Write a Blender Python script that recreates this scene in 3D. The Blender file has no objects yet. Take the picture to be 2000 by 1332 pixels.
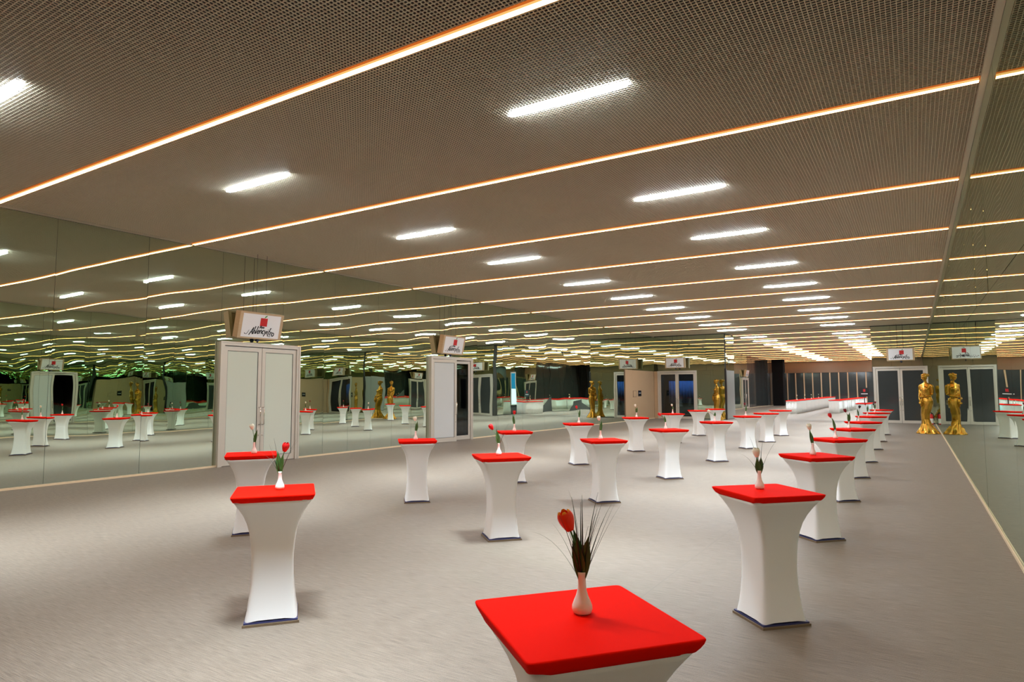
import bpy, math, random
from math import sin, cos, pi, radians
from mathutils import Matrix, Vector
random.seed(7)

S = bpy.context.scene
COL = S.collection

# ------------------------------------------------------------------ camera
YAW, PITCH, ROLL = 0.5576, 0.0774, -0.0036
FPX, EYE = 1258.06, 2.05
fw = Vector((-sin(YAW) * cos(PITCH), cos(YAW) * cos(PITCH), sin(PITCH)))
r0 = Vector((cos(YAW), sin(YAW), 0)); u0 = r0.cross(fw)
rr = r0 * cos(ROLL) + u0 * sin(ROLL); uu = -r0 * sin(ROLL) + u0 * cos(ROLL)
cd = bpy.data.cameras.new('camera'); cam = bpy.data.objects.new('camera', cd); COL.objects.link(cam)
cd.sensor_fit = 'HORIZONTAL'; cd.sensor_width = 36.0; cd.lens = 36.0 * FPX / 2000.0
cd.clip_start = 0.05; cd.clip_end = 400
M = Matrix((rr, uu, -fw)).transposed().to_4x4(); M.translation = (0, 0, EYE)
cam.matrix_world = M
S.camera = cam

# ------------------------------------------------------------------ world, light levels, exposure
w = bpy.data.worlds.new('world'); S.world = w; w.use_nodes = True
w.node_tree.nodes['Background'].inputs[0].default_value = (0.02, 0.021, 0.023, 1)
w.node_tree.nodes['Background'].inputs[1].default_value = 1.0
S.view_settings.view_transform = 'Standard'; S.view_settings.look = 'None'
S.view_settings.gamma = 1.0; S.view_settings.use_curve_mapping = False
S.view_settings.exposure = 0.10
LAMP_POWER = 24.0          # fluorescent tubes
LED_CORE = 24.0            # bottom of the LED lines
LAMP_DOWN = 112.0           # downward share of each fluorescent lamp (watts)
LAMP_WIDE = 98.0          # wide downward share (watts)
LED_SIDE = 1.0             # amber side of the LED lines
LED_RIM = 0.55  # amber halo beside the LED lines, made to glow by itself
try:
    c = S.cycles
    c.max_bounces = 14; c.glossy_bounces = 10; c.diffuse_bounces = 3; c.transmission_bounces = 4
    c.transparent_max_bounces = 8; c.sample_clamp_indirect = 5.0; c.blur_glossy = 1.0
    c.use_denoising = True; c.use_light_tree = True
    c.caustics_reflective = True; c.caustics_refractive = False
except Exception:
    pass

# ------------------------------------------------------------------ room sizes
XL, XR = -16.33, 0.958          # mirror faces left and right
HC = 6.03                        # underside of the open cell ceiling
DH = 3.45                        # door head height
YE = 46.0                        # end walls of this hall
YB = -4.6                        # wall behind the camera
YF = 98.0                        # far end of the hall beyond
XS = -2.22                       # side wall of the hall beyond
XA = -11.2                       # free end of the left end wall

# ------------------------------------------------------------------ materials
def mat(name, col, rough=0.5, metal=0.0, spec=0.5, emit=None, es=0.0, bump=None, var=None, sheen=0.0, coat=0.0):
    m = bpy.data.materials.new(name); m.use_nodes = True
    nt = m.node_tree; b = nt.nodes['Principled BSDF']
    b.inputs['Base Color'].default_value = (*col, 1); b.inputs['Roughness'].default_value = rough
    b.inputs['Metallic'].default_value = metal; b.inputs['Specular IOR Level'].default_value = spec
    if sheen: b.inputs['Sheen Weight'].default_value = sheen
    if coat: b.inputs['Coat Weight'].default_value = coat; b.inputs['Coat Roughness'].default_value = 0.08
    if emit:
        b.inputs['Emission Color'].default_value = (*emit, 1); b.inputs['Emission Strength'].default_value = es
    if bump or var:
        tc = nt.nodes.new('ShaderNodeTexCoord')
    if var:
        sc, c2 = var
        mp = nt.nodes.new('ShaderNodeMapping'); mp.inputs['Scale'].default_value = sc
        n = nt.nodes.new('ShaderNodeTexNoise'); n.inputs['Scale'].default_value = 1.0; n.inputs['Detail'].default_value = 4
        mx = nt.nodes.new('ShaderNodeMix'); mx.data_type = 'RGBA'
        mx.inputs[6].default_value = (*col, 1); mx.inputs[7].default_value = (*c2, 1)
        nt.links.new(tc.outputs['Object'], mp.inputs[0]); nt.links.new(mp.outputs[0], n.inputs['Vector'])
        nt.links.new(n.outputs[0], mx.inputs[0]); nt.links.new(mx.outputs[2], b.inputs['Base Color'])
    if bump:
        sc, dist = bump
        mp2 = nt.nodes.new('ShaderNodeMapping'); mp2.inputs['Scale'].default_value = sc
        n2 = nt.nodes.new('ShaderNodeTexNoise'); n2.inputs['Scale'].default_value = 1.0; n2.inputs['Detail'].default_value = 2
        bp = nt.nodes.new('ShaderNodeBump'); bp.inputs['Distance'].default_value = dist
        nt.links.new(tc.outputs['Object'], mp2.inputs[0]); nt.links.new(mp2.outputs[0], n2.inputs['Vector'])
        nt.links.new(n2.outputs[0], bp.inputs['Height']); nt.links.new(bp.outputs[0], b.inputs['Normal'])
    return m

def emitter(name, col, strength):
    m = bpy.data.materials.new(name); m.use_nodes = True
    nt = m.node_tree; nt.nodes.clear()
    e = nt.nodes.new('ShaderNodeEmission'); o = nt.nodes.new('ShaderNodeOutputMaterial')
    e.inputs[0].default_value = (*col, 1); e.inputs[1].default_value = strength
    nt.links.new(e.outputs[0], o.inputs[0])
    return m

def mirror_mat(name, tint, wave):
    m = bpy.data.materials.new(name); m.use_nodes = True
    nt = m.node_tree; nt.nodes.clear()
    g = nt.nodes.new('ShaderNodeBsdfGlossy'); o = nt.nodes.new('ShaderNodeOutputMaterial')
    g.inputs['Color'].default_value = (*tint, 1); g.inputs['Roughness'].default_value = 0.0
    geo = nt.nodes.new('ShaderNodeNewGeometry')
    n = nt.nodes.new('ShaderNodeTexNoise'); n.inputs['Scale'].default_value = 0.55
    n.inputs['Detail'].default_value = 0.6; n.inputs['Roughness'].default_value = 0.35
    bp = nt.nodes.new('ShaderNodeBump'); bp.inputs['Distance'].default_value = wave; bp.inputs['Strength'].default_value = 1.0
    nt.links.new(geo.outputs['Position'], n.inputs['Vector'])
    nt.links.new(n.outputs[0], bp.inputs['Height']); nt.links.new(bp.outputs[0], g.inputs['Normal'])
    nt.links.new(g.outputs[0], o.inputs[0])
    return m

def carpet_mat():
    m = bpy.data.materials.new('carpet'); m.use_nodes = True
    nt = m.node_tree; b = nt.nodes['Principled BSDF']; L = nt.links.new
    b.inputs['Roughness'].default_value = 0.52; b.inputs['Specular IOR Level'].default_value = 0.55
    b.inputs['Sheen Weight'].default_value = 0.15
    tc = nt.nodes.new('ShaderNodeTexCoord')
    def noise(sc, detail):
        mp = nt.nodes.new('ShaderNodeMapping'); mp.inputs['Scale'].default_value = sc
        n = nt.nodes.new('ShaderNodeTexNoise'); n.inputs['Scale'].default_value = 1.0; n.inputs['Detail'].default_value = detail
        L(tc.outputs['Object'], mp.inputs[0]); L(mp.outputs[0], n.inputs['Vector']); return n
    a = noise((5.0, 120, 1), 3); f = noise((150, 190, 1), 1); s = noise((0.5, 0.8, 1), 2)
    def mx(fac, c1, c2, mode='MIX'):
        x = nt.nodes.new('ShaderNodeMix'); x.data_type = 'RGBA'; x.blend_type = mode
        for v, i in ((fac, 0), (c1, 6), (c2, 7)):
            if hasattr(v, 'is_linked'): L(v, x.inputs[i])
            elif i == 0: x.inputs[0].default_value = v
            else: x.inputs[i].default_value = (*v, 1)
        return x.outputs[2]
    def ramp(src, lo, hi):
        r = nt.nodes.new('ShaderNodeMapRange'); r.inputs[1].default_value = lo; r.inputs[2].default_value = hi
        L(src, r.inputs[0]); return r.outputs[0]
    c1 = mx(ramp(a.outputs[0], 0.32, 0.68), (0.108, 0.081, 0.056), (0.235, 0.187, 0.140))
    c2 = mx(ramp(f.outputs[0], 0.3, 0.7), (0.74, 0.74, 0.74), (1.16, 1.16, 1.16))
    c3 = mx(1.0, c1, c2, 'MULTIPLY')
    # one glued seam between two widths of carpet
    sp = nt.nodes.new('ShaderNodeSeparateXYZ'); L(tc.outputs['Object'], sp.inputs[0])
    cm = nt.nodes.new('ShaderNodeMath'); cm.operation = 'COMPARE'; cm.inputs[1].default_value = -2.40; cm.inputs[2].default_value = 0.006
    L(sp.outputs[0], cm.inputs[0])
    mu = nt.nodes.new('ShaderNodeMath'); mu.operation = 'MULTIPLY'; mu.inputs[1].default_value = 0.35; L(cm.outputs[0], mu.inputs[0])
    L(mx(mu.outputs[0], c3, (0.08, 0.07, 0.06)), b.inputs['Base Color'])
    bp = nt.nodes.new('ShaderNodeBump'); bp.inputs['Distance'].default_value = 0.008; bp.inputs['Strength'].default_value = 0.7
    L(a.outputs[0], bp.inputs['Height'])
    bp2 = nt.nodes.new('ShaderNodeBump'); bp2.inputs['Distance'].default_value = 0.004; bp2.inputs['Strength'].default_value = 0.5
    L(f.outputs[0], bp2.inputs['Height']); L(bp.outputs[0], bp2.inputs['Normal'])
    L(bp2.outputs[0], b.inputs['Normal'])
    return m

def pane_mat(name, see, gloss, refl):
    """tinted door glass that lets you see into the room behind"""
    m = bpy.data.materials.new(name); m.use_nodes = True
    nt = m.node_tree; nt.nodes.clear(); L = nt.links.new
    t = nt.nodes.new('ShaderNodeBsdfTransparent'); t.inputs[0].default_value = (*see, 1)
    g = nt.nodes.new('ShaderNodeBsdfGlossy'); g.inputs[0].default_value = (*gloss, 1); g.inputs['Roughness'].default_value = 0.02
    x = nt.nodes.new('ShaderNodeMixShader'); x.inputs[0].default_value = refl
    o = nt.nodes.new('ShaderNodeOutputMaterial')
    L(t.outputs[0], x.inputs[1]); L(g.outputs[0], x.inputs[2]); L(x.outputs[0], o.inputs[0])
    return m

def tulip_mat(name, base, tip):
    m = mat(name, base, 0.45, spec=0.35); nt = m.node_tree; b = nt.nodes['Principled BSDF']; L = nt.links.new
    tc = nt.nodes.new('ShaderNodeTexCoord'); sp = nt.nodes.new('ShaderNodeSeparateXYZ'); L(tc.outputs['Generated'], sp.inputs[0])
    r = nt.nodes.new('ShaderNodeMapRange'); r.inputs[1].default_value = 0.86; r.inputs[2].default_value = 1.0; L(sp.outputs[2], r.inputs[0])
    x = nt.nodes.new('ShaderNodeMix'); x.data_type = 'RGBA'; x.inputs[6].default_value = (*base, 1); x.inputs[7].default_value = (*tip, 1)
    L(r.outputs[0], x.inputs[0]); L(x.outputs[2], b.inputs['Base Color'])
    return m

MM = dict(
    carpet=carpet_mat(),
    mirror=mirror_mat('mirror glass', (0.70, 0.79, 0.68), 0.0062),
    seam=mat('dark joint', (0.05, 0.055, 0.05), 0.7),
    plenum=mat('dark void plaster', (0.020, 0.016, 0.017), 0.9),
    blade=mat('beige grid blade', (0.86, 0.745, 0.575), 0.45, spec=0.4),
    trim=mat('cream trim', (0.62, 0.55, 0.42), 0.4),
    brass=mat('cream base strip', (0.90, 0.74, 0.50), 0.35),
    alum=mat('brushed aluminium', (0.66, 0.61, 0.54), 0.38, metal=0.25, bump=((3, 3, 90), 0.0004)),
    alum_d=mat('dark gasket', (0.03, 0.03, 0.03), 0.5),
    frost=mat('frosted glass', (0.66, 0.71, 0.62), 0.12, spec=0.5, coat=0.3),
    frost_blue=mat('pale frosted glass', (0.66, 0.69, 0.70), 0.14, spec=0.5, coat=0.3),
    darkglass=mat('dark grey glass', (0.046, 0.053, 0.054), 0.08, spec=0.5),
    smoke=pane_mat('smoked glass', (0.42, 0.47, 0.52), (0.8, 0.85, 0.85), 0.07),
    chrome=mat('chrome', (0.75, 0.72, 0.68), 0.15, metal=1.0),
    beige=mat('beige wall', (0.60, 0.42, 0.26), 0.6, var=((1.2, 1.2, 1.2), (0.55, 0.38, 0.23))),
    brown=mat('brown reveal', (0.20, 0.125, 0.075), 0.6),
    plain=mat('plain rear wall', (0.30, 0.27, 0.23), 0.8),
    white=mat('white spandex', (0.90, 0.89, 0.87), 0.55, spec=0.3, sheen=0.2, bump=((240, 240, 240), 0.0006)),
    red=mat('red spandex', (0.88, 0.007, 0.001), 0.75, spec=0.03, bump=((300, 300, 300), 0.0008)),
    board=mat('brown base board', (0.16, 0.11, 0.065), 0.5, var=((4, 60, 4), (0.24, 0.17, 0.10))),
    pad=mat('blue black pad', (0.03, 0.035, 0.13), 0.5),
    ceramic=mat('cream ceramic', (0.86, 0.81, 0.74), 0.12, spec=0.6),
    stem=mat('green stem', (0.10, 0.22, 0.06), 0.5),
    leaf=mat('green leaf', (0.055, 0.16, 0.03), 0.4, var=((30, 30, 5), (0.03, 0.09, 0.02))),
    grass=mat('dark grass', (0.018, 0.035, 0.02), 0.4),
    tul_o=tulip_mat('orange red petal', (0.92, 0.05, 0.01), (0.95, 0.5, 0.03)),
    tul_r=tulip_mat('red petal', (0.66, 0.012, 0.012), (0.66, 0.012, 0.012)),
    tul_d=tulip_mat('dark red petal', (0.20, 0.008, 0.02), (0.20, 0.008, 0.02)),
    tul_k=tulip_mat('purple black petal', (0.018, 0.012, 0.018), (0.02, 0.012, 0.018)),
    tul_w=tulip_mat('cream petal', (0.90, 0.87, 0.70), (0.92, 0.88, 0.70)),
    gold=mat('gold paint', (0.58, 0.33, 0.055), 0.22, metal=1.0, bump=((14, 14, 14), 0.004)),
    wood=mat('pale wood', (0.60, 0.44, 0.27), 0.5, var=((3, 3, 40), (0.52, 0.36, 0.21))),
    wood_d=mat('box back', (0.36, 0.22, 0.10), 0.6),
    panel=mat('white sign panel', (0.90, 0.91, 0.94), 0.3),
    ink=mat('black ink', (0.012, 0.012, 0.016), 0.5),
    logo=mat('logo red', (0.62, 0.012, 0.016), 0.4),
    logo_g=mat('logo green', (0.05, 0.30, 0.05), 0.4),
    black=mat('black lacquer', (0.008, 0.008, 0.009), 0.3),
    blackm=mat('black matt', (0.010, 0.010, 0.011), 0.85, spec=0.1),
    grey=mat('grey panel', (0.28, 0.29, 0.28), 0.35),
    exred=mat('extinguisher red', (0.60, 0.015, 0.01), 0.25),
    exwhite=mat('extinguisher label', (0.8, 0.78, 0.72), 0.4),
    cable=mat('steel cable', (0.10, 0.09, 0.08), 0.4, metal=0.6),
    sensor=mat('blue grey sensor', (0.05, 0.07, 0.14), 0.2),
    sensor_led=emitter('sensor led', (0.7, 0.85, 1.0), 2.0),
    curtain=mat('blue curtain', (0.10, 0.20, 0.42), 0.7),
    lamp=emitter('fluorescent tube', (0.83, 0.97, 1.08), LAMP_POWER),
    housing=mat('lamp housing', (0.75, 0.75, 0.72), 0.4),
    led=emitter('led core', (1.0, 0.50, 0.20), LED_CORE),
    led_s=emitter('led amber side', (1.0, 0.50, 0.15), LED_SIDE),
    led_r=emitter('led amber rim', (1.0, 0.22, 0.03), LED_RIM),
    screen=emitter('pale lit window', (0.45, 0.95, 1.0), 2.4), screen_b=emitter('blue lit window', (0.03, 0.30, 0.55), 0.9),
)

# ------------------------------------------------------------------ mesh helpers
class MB:
    def __init__(s): s.v = []; s.f = []; s.mi = []; s.cur = 0
    def add(s, vs, fs):
        o = len(s.v); s.v += [tuple(p) for p in vs]
        s.f += [tuple(i + o for i in q) for q in fs]; s.mi += [s.cur] * len(fs); return s
    def box(s, x0, x1, y0, y1, z0, z1):
        return s.add([(x0,y0,z0),(x1,y0,z0),(x1,y1,z0),(x0,y1,z0),(x0,y0,z1),(x1,y0,z1),(x1,y1,z1),(x0,y1,z1)],
                     [(0,3,2,1),(4,5,6,7),(0,1,5,4),(1,2,6,5),(2,3,7,6),(3,0,4,7)])
    def loft(s, rings, cap0=True, cap1=True):
        n = len(rings[0]); vs = [p for r in rings for p in r]; fs = []
        for k in range(len(rings) - 1):
            for i in range(n):
                j = (i + 1) % n
                fs.append((k*n+i, k*n+j, (k+1)*n+j, (k+1)*n+i))
        if cap0: fs.append(tuple(reversed(range(n))))
        if cap1: fs.append(tuple((len(rings)-1)*n + i for i in range(n)))
        return s.add(vs, fs)
    def lathe(s, prof, n=24, cx=0, cy=0, cap0=True, cap1=True):
        return s.loft([[(cx + r*cos(2*pi*i/n), cy + r*sin(2*pi*i/n), z) for i in range(n)] for r, z in prof], cap0, cap1)
    def tube(s, pts, rad, n=8):
        pts = [Vector(p) for p in pts]
        if not hasattr(rad, '__len__'): rad = [rad] * len(pts)
        rings = []; up = Vector((0.13, 0.27, 0.95))
        t0 = (pts[1] - pts[0]).normalized()
        a = t0.cross(up)
        if a.length < 1e-3: a = t0.cross(Vector((1, 0, 0)))
        a.normalize()
        for k, p in enumerate(pts):
            t = (pts[min(k+1, len(pts)-1)] - pts[max(k-1, 0)]).normalized()
            a = (a - t * a.dot(t)).normalized(); b = t.cross(a)
            rings.append([p + (a*cos(2*pi*i/n) + b*sin(2*pi*i/n)) * rad[k] for i in range(n)])
        return s.loft(rings)
    def ellip(s, c, r, nu=14, nv=9, rot=None):
        rings = []
        for k in range(1, nv):
            th = pi * k / nv
            ring = []
            for i in range(nu):
                p = Vector((r[0]*sin(th)*cos(2*pi*i/nu), r[1]*sin(th)*sin(2*pi*i/nu), -r[2]*cos(th)))
                if rot: p = rot @ p
                ring.append(Vector(c) + p)
            rings.append(ring)
        return s.loft(rings)
    def ribbon(s, pts, wd, y=0.0, th=0.003):
        """flat pen stroke in the local x-z plane, printed face towards -y"""
        P = [Vector((p[0], p[1])) for p in pts]; L = []; R = []
        for k, p in enumerate(P):
            t = (P[min(k+1, len(P)-1)] - P[max(k-1, 0)])
            t = t.normalized() if t.length > 1e-6 else Vector((1, 0))
            nrm = Vector((-t.y, t.x)) * (wd[k] if hasattr(wd, '__len__') else wd) * 0.5
            L.append(p + nrm); R.append(p - nrm)
        vs = [(q.x, y, q.y) for q in L] + [(q.x, y, q.y) for q in R]; n = len(P)
        return s.add(vs, [(i, i+1, n+i+1, n+i) for i in range(n-1)])
    def mesh(s, name, mats, smooth=False):
        me = bpy.data.meshes.new(name); me.from_pydata(s.v, [], s.f)
        mats = mats if isinstance(mats, (list, tuple)) else [mats]
        for m in mats: me.materials.append(m)
        if len(mats) > 1: me.polygons.foreach_set('material_index', s.mi)
        if smooth: me.polygons.foreach_set('use_smooth', [True] * len(me.polygons))
        me.update(); return me

def obj(name, me, parent=None, loc=(0,0,0), rot=(0,0,0)):
    o = bpy.data.objects.new(name, me); COL.objects.link(o)
    o.location = loc; o.rotation_euler = rot
    if parent: o.parent = parent
    return o
def part(name, mb, m, parent, smooth=False, loc=(0,0,0), rot=(0,0,0), label=None):
    o = obj(name, mb.mesh(name, m, smooth), parent, loc, rot)
    if label: o['label'] = label
    return o
def tag(o, label, cat, group=None):
    o['label'] = label; o['category'] = cat
    if group: o['group'] = group
    return o
def thing(name, label, cat, loc=(0,0,0), rz=0.0, group=None):
    return tag(obj(name, None, None, loc, (0, 0, rz)), label, cat, group)
def struct(name, mb=None, m=None, loc=(0,0,0), rz=0.0, label=None):
    o = obj(name, mb.mesh(name, m) if mb else None, None, loc, (0, 0, rz))
    o['kind'] = 'structure'
    if label: o['label'] = label
    return o
def copy_tree(o, parent=None):
    c = o.copy(); COL.objects.link(c)
    if parent: c.parent = parent
    for ch in list(o.children): copy_tree(ch, c)
    return c
ORD = ['first','second','third','fourth','fifth','sixth','seventh','eighth','ninth','tenth','eleventh','twelfth','thirteenth',
       'fourteenth','fifteenth','sixteenth','seventeenth','eighteenth','nineteenth','twentieth','twenty-first','twenty-second','twenty-third','twenty-fourth']

# ------------------------------------------------------------------ floor and ceiling
f = struct('floor', MB().box(XL-0.4, XR+0.4, YB-0.2, YF+0.4, -0.15, 0), MM['carpet'], label='greyish beige woven carpet with fine streaks')
ce = struct('ceiling', MB().box(XL-0.4, XR+0.4, YB-0.2, YF+0.4, HC+0.30, HC+0.42), MM['plenum'], label='dark void above the open cell grid')
g = MB(); P = 0.05; TH = 0.0062; BH = 0.0135
x = XL + 0.09
while x < XR - 0.09:
    g.box(x - TH/2, x + TH/2, YB, YE, HC, HC + BH); x += P
y = YB + 0.02
while y < YE:
    g.box(XL + 0.06, XR - 0.06, y - TH/2, y + TH/2, HC, HC + BH - 0.001); y += P
x = XL + 0.09
while x < XS - 0.09:
    g.box(x - TH/2, x + TH/2, YE + 0.4, YF, HC, HC + BH); x += P
y = YE + 0.42
while y < YF:
    g.box(XL + 0.06, XS - 0.06, y - TH/2, y + TH/2, HC, HC + BH - 0.001); y += P
grid = part('cell_grid', g, MM['blade'], ce, label='beige square cell grid'); grid['kind'] = 'stuff'

# ------------------------------------------------------------------ mirrored walls
_pm = {}
def mirror_panel(wall, plane, a0, a1, z0, z1, tilt=0.0011):
    """plane: ('x', X, +-1) or ('y', Y, +-1): where the glass face stands and which way it looks"""
    W, H = a1 - a0 - 0.006, z1 - z0 - 0.006
    key = (round(W, 3), round(H, 3), plane[0])
    if key not in _pm:
        b = MB()
        if plane[0] == 'x': b.box(-0.003, 0.003, -W/2, W/2, -H/2, H/2)
        else: b.box(-W/2, W/2, -0.003, 0.003, -H/2, H/2)
        _pm[key] = b.mesh('mirror_panel', MM['mirror'])
    c = (a0 + a1) / 2; off = plane[1] - plane[2] * 0.003
    loc = (off, c, (z0+z1)/2) if plane[0] == 'x' else (c, off, (z0+z1)/2)
    t1, t2 = random.gauss(0, tilt*0.6), random.gauss(0, tilt*0.6)
    rot = (0, t1, t2) if plane[0] == 'x' else (t1, 0, t2)
    return obj('mirror_panel', _pm[key], wall, loc, rot)
def run(wall, plane, a0, a1, z0, z1, pitch):
    n = max(1, round((a1 - a0) / pitch)); s = (a1 - a0) / n
    for i in range(n): mirror_panel(wall, plane, a0 + i*s, a0 + (i+1)*s, z0, z1)

D1 = (10.83, 13.50); D2 = (19.97, 22.75); PB = (40.35, YE - 0.05)
D4 = (58.6, 61.4); D5 = (74.5, 77.4)
bk = MB()
# backing of the left wall, open at the second door
bk.box(XL-0.36, XL-0.035, YB, D2[0], 0, HC+0.1); bk.box(XL-0.36, XL-0.035, D2[1], YF, 0, HC+0.1); bk.box(XL-0.36, XL-0.035, D2[0], D2[1], DH, HC+0.1)
wl = struct('wall_left', bk, MM['seam'], label='long wall clad in greenish mirror panels')
PL = ('x', XL, 1)
Z0 = 0.05
run(wl, PL, 10.83 - 7*2.06, 10.83, Z0, DH, 2.06)
run(wl, PL, D1[1], D2[0], Z0, DH, 1.075)
run(wl, PL, D2[1], PB[0], Z0, DH, 2.2)
run(wl, PL, 10.83 - 7*2.06, YE, DH, HC-0.05, 2.06)
run(wl, PL, YE + 2.75, D4[0], Z0, DH, 2.06); run(wl, PL, D4[1], D5[0], Z0, DH, 2.06); 
run(wl, PL, YE + 2.75, D5[1], DH, HC-0.05, 2.06)
for k in range(9):
    y0 = D5[1] + 2.28*k
    part('glass_panel', MB().box(XL-0.03, XL, y0+0.05, y0+2.23, 0.05, HC-0.05), MM['darkglass'], wl, label='dark glass panel')
b = MB().box(XL-0.030, XL+0.002, PB[0], PB[1], 0.05, DH)
o = part('beige_panel', b, MM['beige'], wl, label='beige plain panel beside the end door')
b = MB().box(XL-0.02, XL+0.03, PB[0]-0.10, PB[0], 0.05, DH)
part('panel_edge', b, MM['brown'], wl, label='brown edge post')

wr = struct('wall_right', MB().box(XR+0.035, XR+0.36, YB, YE+0.4, 0, HC+0.1), MM['seam'], label='mirror clad wall close beside the camera')
PR = ('x', XR, -1)
yy = [7.35 + 2.06*k for k in range(-5, 19)]
for a, c2 in zip(yy[:-1], yy[1:]):
    mirror_panel(wr, PR, a, c2, Z0, DH); mirror_panel(wr, PR, a, c2, DH, HC-0.05)
mirror_panel(wr, PR, yy[-1], YE, Z0, DH); mirror_panel(wr, PR, yy[-1], YE, DH, HC-0.05)

DR = (-2.14, 0.66); DA = (-16.02, -13.20)
we = struct('wall_end_right', MB().box(XS, XR+0.035, YE+0.04, YE+0.40, 0, HC+0.1), MM['seam'], label='end wall with mirrors around a dark glass door')
PE = ('y', YE, -1)
run(we, PE, XS, XR, DH, HC-0.05, 1.06); mirror_panel(we, PE, DR[1], XR, Z0, DH)
bk = MB()
bk.box(DA[1], XA, YE+0.04, YE+0.3, 0, HC+0.1); bk.box(XL, DA[1], YE+0.04, YE+0.3, DH, HC+0.1); bk.box(XL, DA[0], YE+0.04, YE+0.3, 0, DH)
bk.box(XA-0.25, XA, YE+0.3, YE+2.6, 0, HC+0.1); bk.box(XL, XA, YE+2.4, YE+2.65, 0, HC+0.1)
wa = struct('wall_end_left', bk, MM['seam'], label='end wall with a smoked glass door and mirrors')
run(wa, PE, XL, XA, DH, HC-0.05, 1.28); run(wa, PE, DA[1], XA, Z0, DH, 1.0)
part('reveal_panel', MB().box(XL+0.005, DA[0]-0.035, YE-0.02, YE+0.035, 0.0, DH), MM['beige'], wa, label='narrow beige panel beside the door')
part('end_post', MB().box(XA-0.03, XA+0.09, YE-0.03, YE+0.15, 0, DH+0.1), MM['black'], wa, label='black corner post')
part('side_panel', MB().box(XA+0.002, XA+0.03, YE+0.2, YE+2.6, 0.03, DH), MM['grey'], wa, label='grey side panel')
run(wa, ('x', XA+0.03, 1), YE+0.2, YE+2.6, DH, HC-0.05, 1.2)
run(wa, ('y', YE+2.66, 1), XL, XA, Z0, HC-0.05, 1.28)

ws = struct('wall_side_far', MB().box(XS+0.002, XS+0.2, YE+0.42, YF, 0, HC+0.1), MM['seam'], label='side wall of the far hall')
run(ws, ('x', XS, -1), 49.75, YF, Z0, HC-0.05, 2.2); run(ws, ('x', XS, -1), YE+0.45, 48.55, Z0, HC-0.05, 2.0)
run(ws, ('x', XS, -1), 48.55, 49.75, 3.75, HC-0.05, 2.0)
wf = struct('wall_far', MB().box(XL, XS, YF+0.04, YF+0.3, 0, HC+0.1), MM['seam'], label='far dark glass wall with beige mullions')
n = 13; pw = (XS - XL) / n
for i in range(n):
    x0 = XL + i*pw
    part('glass_panel', MB().box(x0+0.07, x0+pw-0.07, YF-0.01, YF+0.02, 0.05, 4.4), MM['darkglass'], wf)
    part('mullion', MB().box(x0-0.07, x0+0.07, YF-0.1, YF+0.03, 0, 4.4), MM['beige'], wf)
part('fascia', MB().box(XL+0.02, XS-0.02, YF-0.12, YF+0.03, 4.42, HC-0.01), MM['brown'], wf, label='brown fascia')
wb = struct('wall_back', MB().box(XL, XR, YB-0.2, YB, 0, HC+0.1), MM['plain'], label='plain wall behind the camera')

# lit windows of the far hall's side wall, seen in the mirrors
for k, (y0, y1, z0, z1) in enumerate(((48.7, 49.6, 0.9, 3.6),)):
    wn = struct('window_%d' % (k+1), label='bluish lit window')
    fr = MB(); fr.box(XS-0.06, XS, y0-0.08, y0, z0-0.08, z1+0.08); fr.box(XS-0.06, XS, y1, y1+0.08, z0-0.08, z1+0.08)
    fr.box(XS-0.06, XS, y0, y1, z0-0.08, z0); fr.box(XS-0.06, XS, y0, y1, z1, z1+0.08)
    part('frame', fr, MM['alum'], wn); zm = z0 + (z1-z0)*0.5
    part('pane', MB().box(XS-0.03, XS-0.01, y0, y1, z0, zm), MM['screen'], wn, label='glowing pale cyan pane')
    part('pane', MB().box(XS-0.03, XS-0.01, y0, y1, zm+0.03, z1), MM['screen_b'], wn, label='deep blue pane')

# trims
struct('trim_1', MB().box(XL, XL+0.05, YB, YF, HC-0.045, HC+0.02), MM['trim'], label='thin cream trim where the left mirrors meet the ceiling')
t2 = MB(); t2.box(XR-0.075, XR, YB, YE, HC-0.045, HC+0.02)
struct('trim_2', t2, MM['trim'], label='cream trim where the right mirrors meet the ceiling')
bl = MB()
for a, c2 in ((YB, D1[0]), (D1[1], D2[0]), (D2[1], YE-0.05), (YE+2.75, D4[0]), (D4[1], D5[0]), (D5[1], YF)): bl.box(XL, XL+0.03, a, c2, 0, 0.05)
struct('baseboard_left', bl, MM['brass'], label='thin cream strip along the foot of the left mirrors')
struct('baseboard_right', MB().box(XR-0.02, XR, YB, YE-0.05, 0, 0.045), MM['brass'], label='thin cream strip along the foot of the right mirrors')

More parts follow.
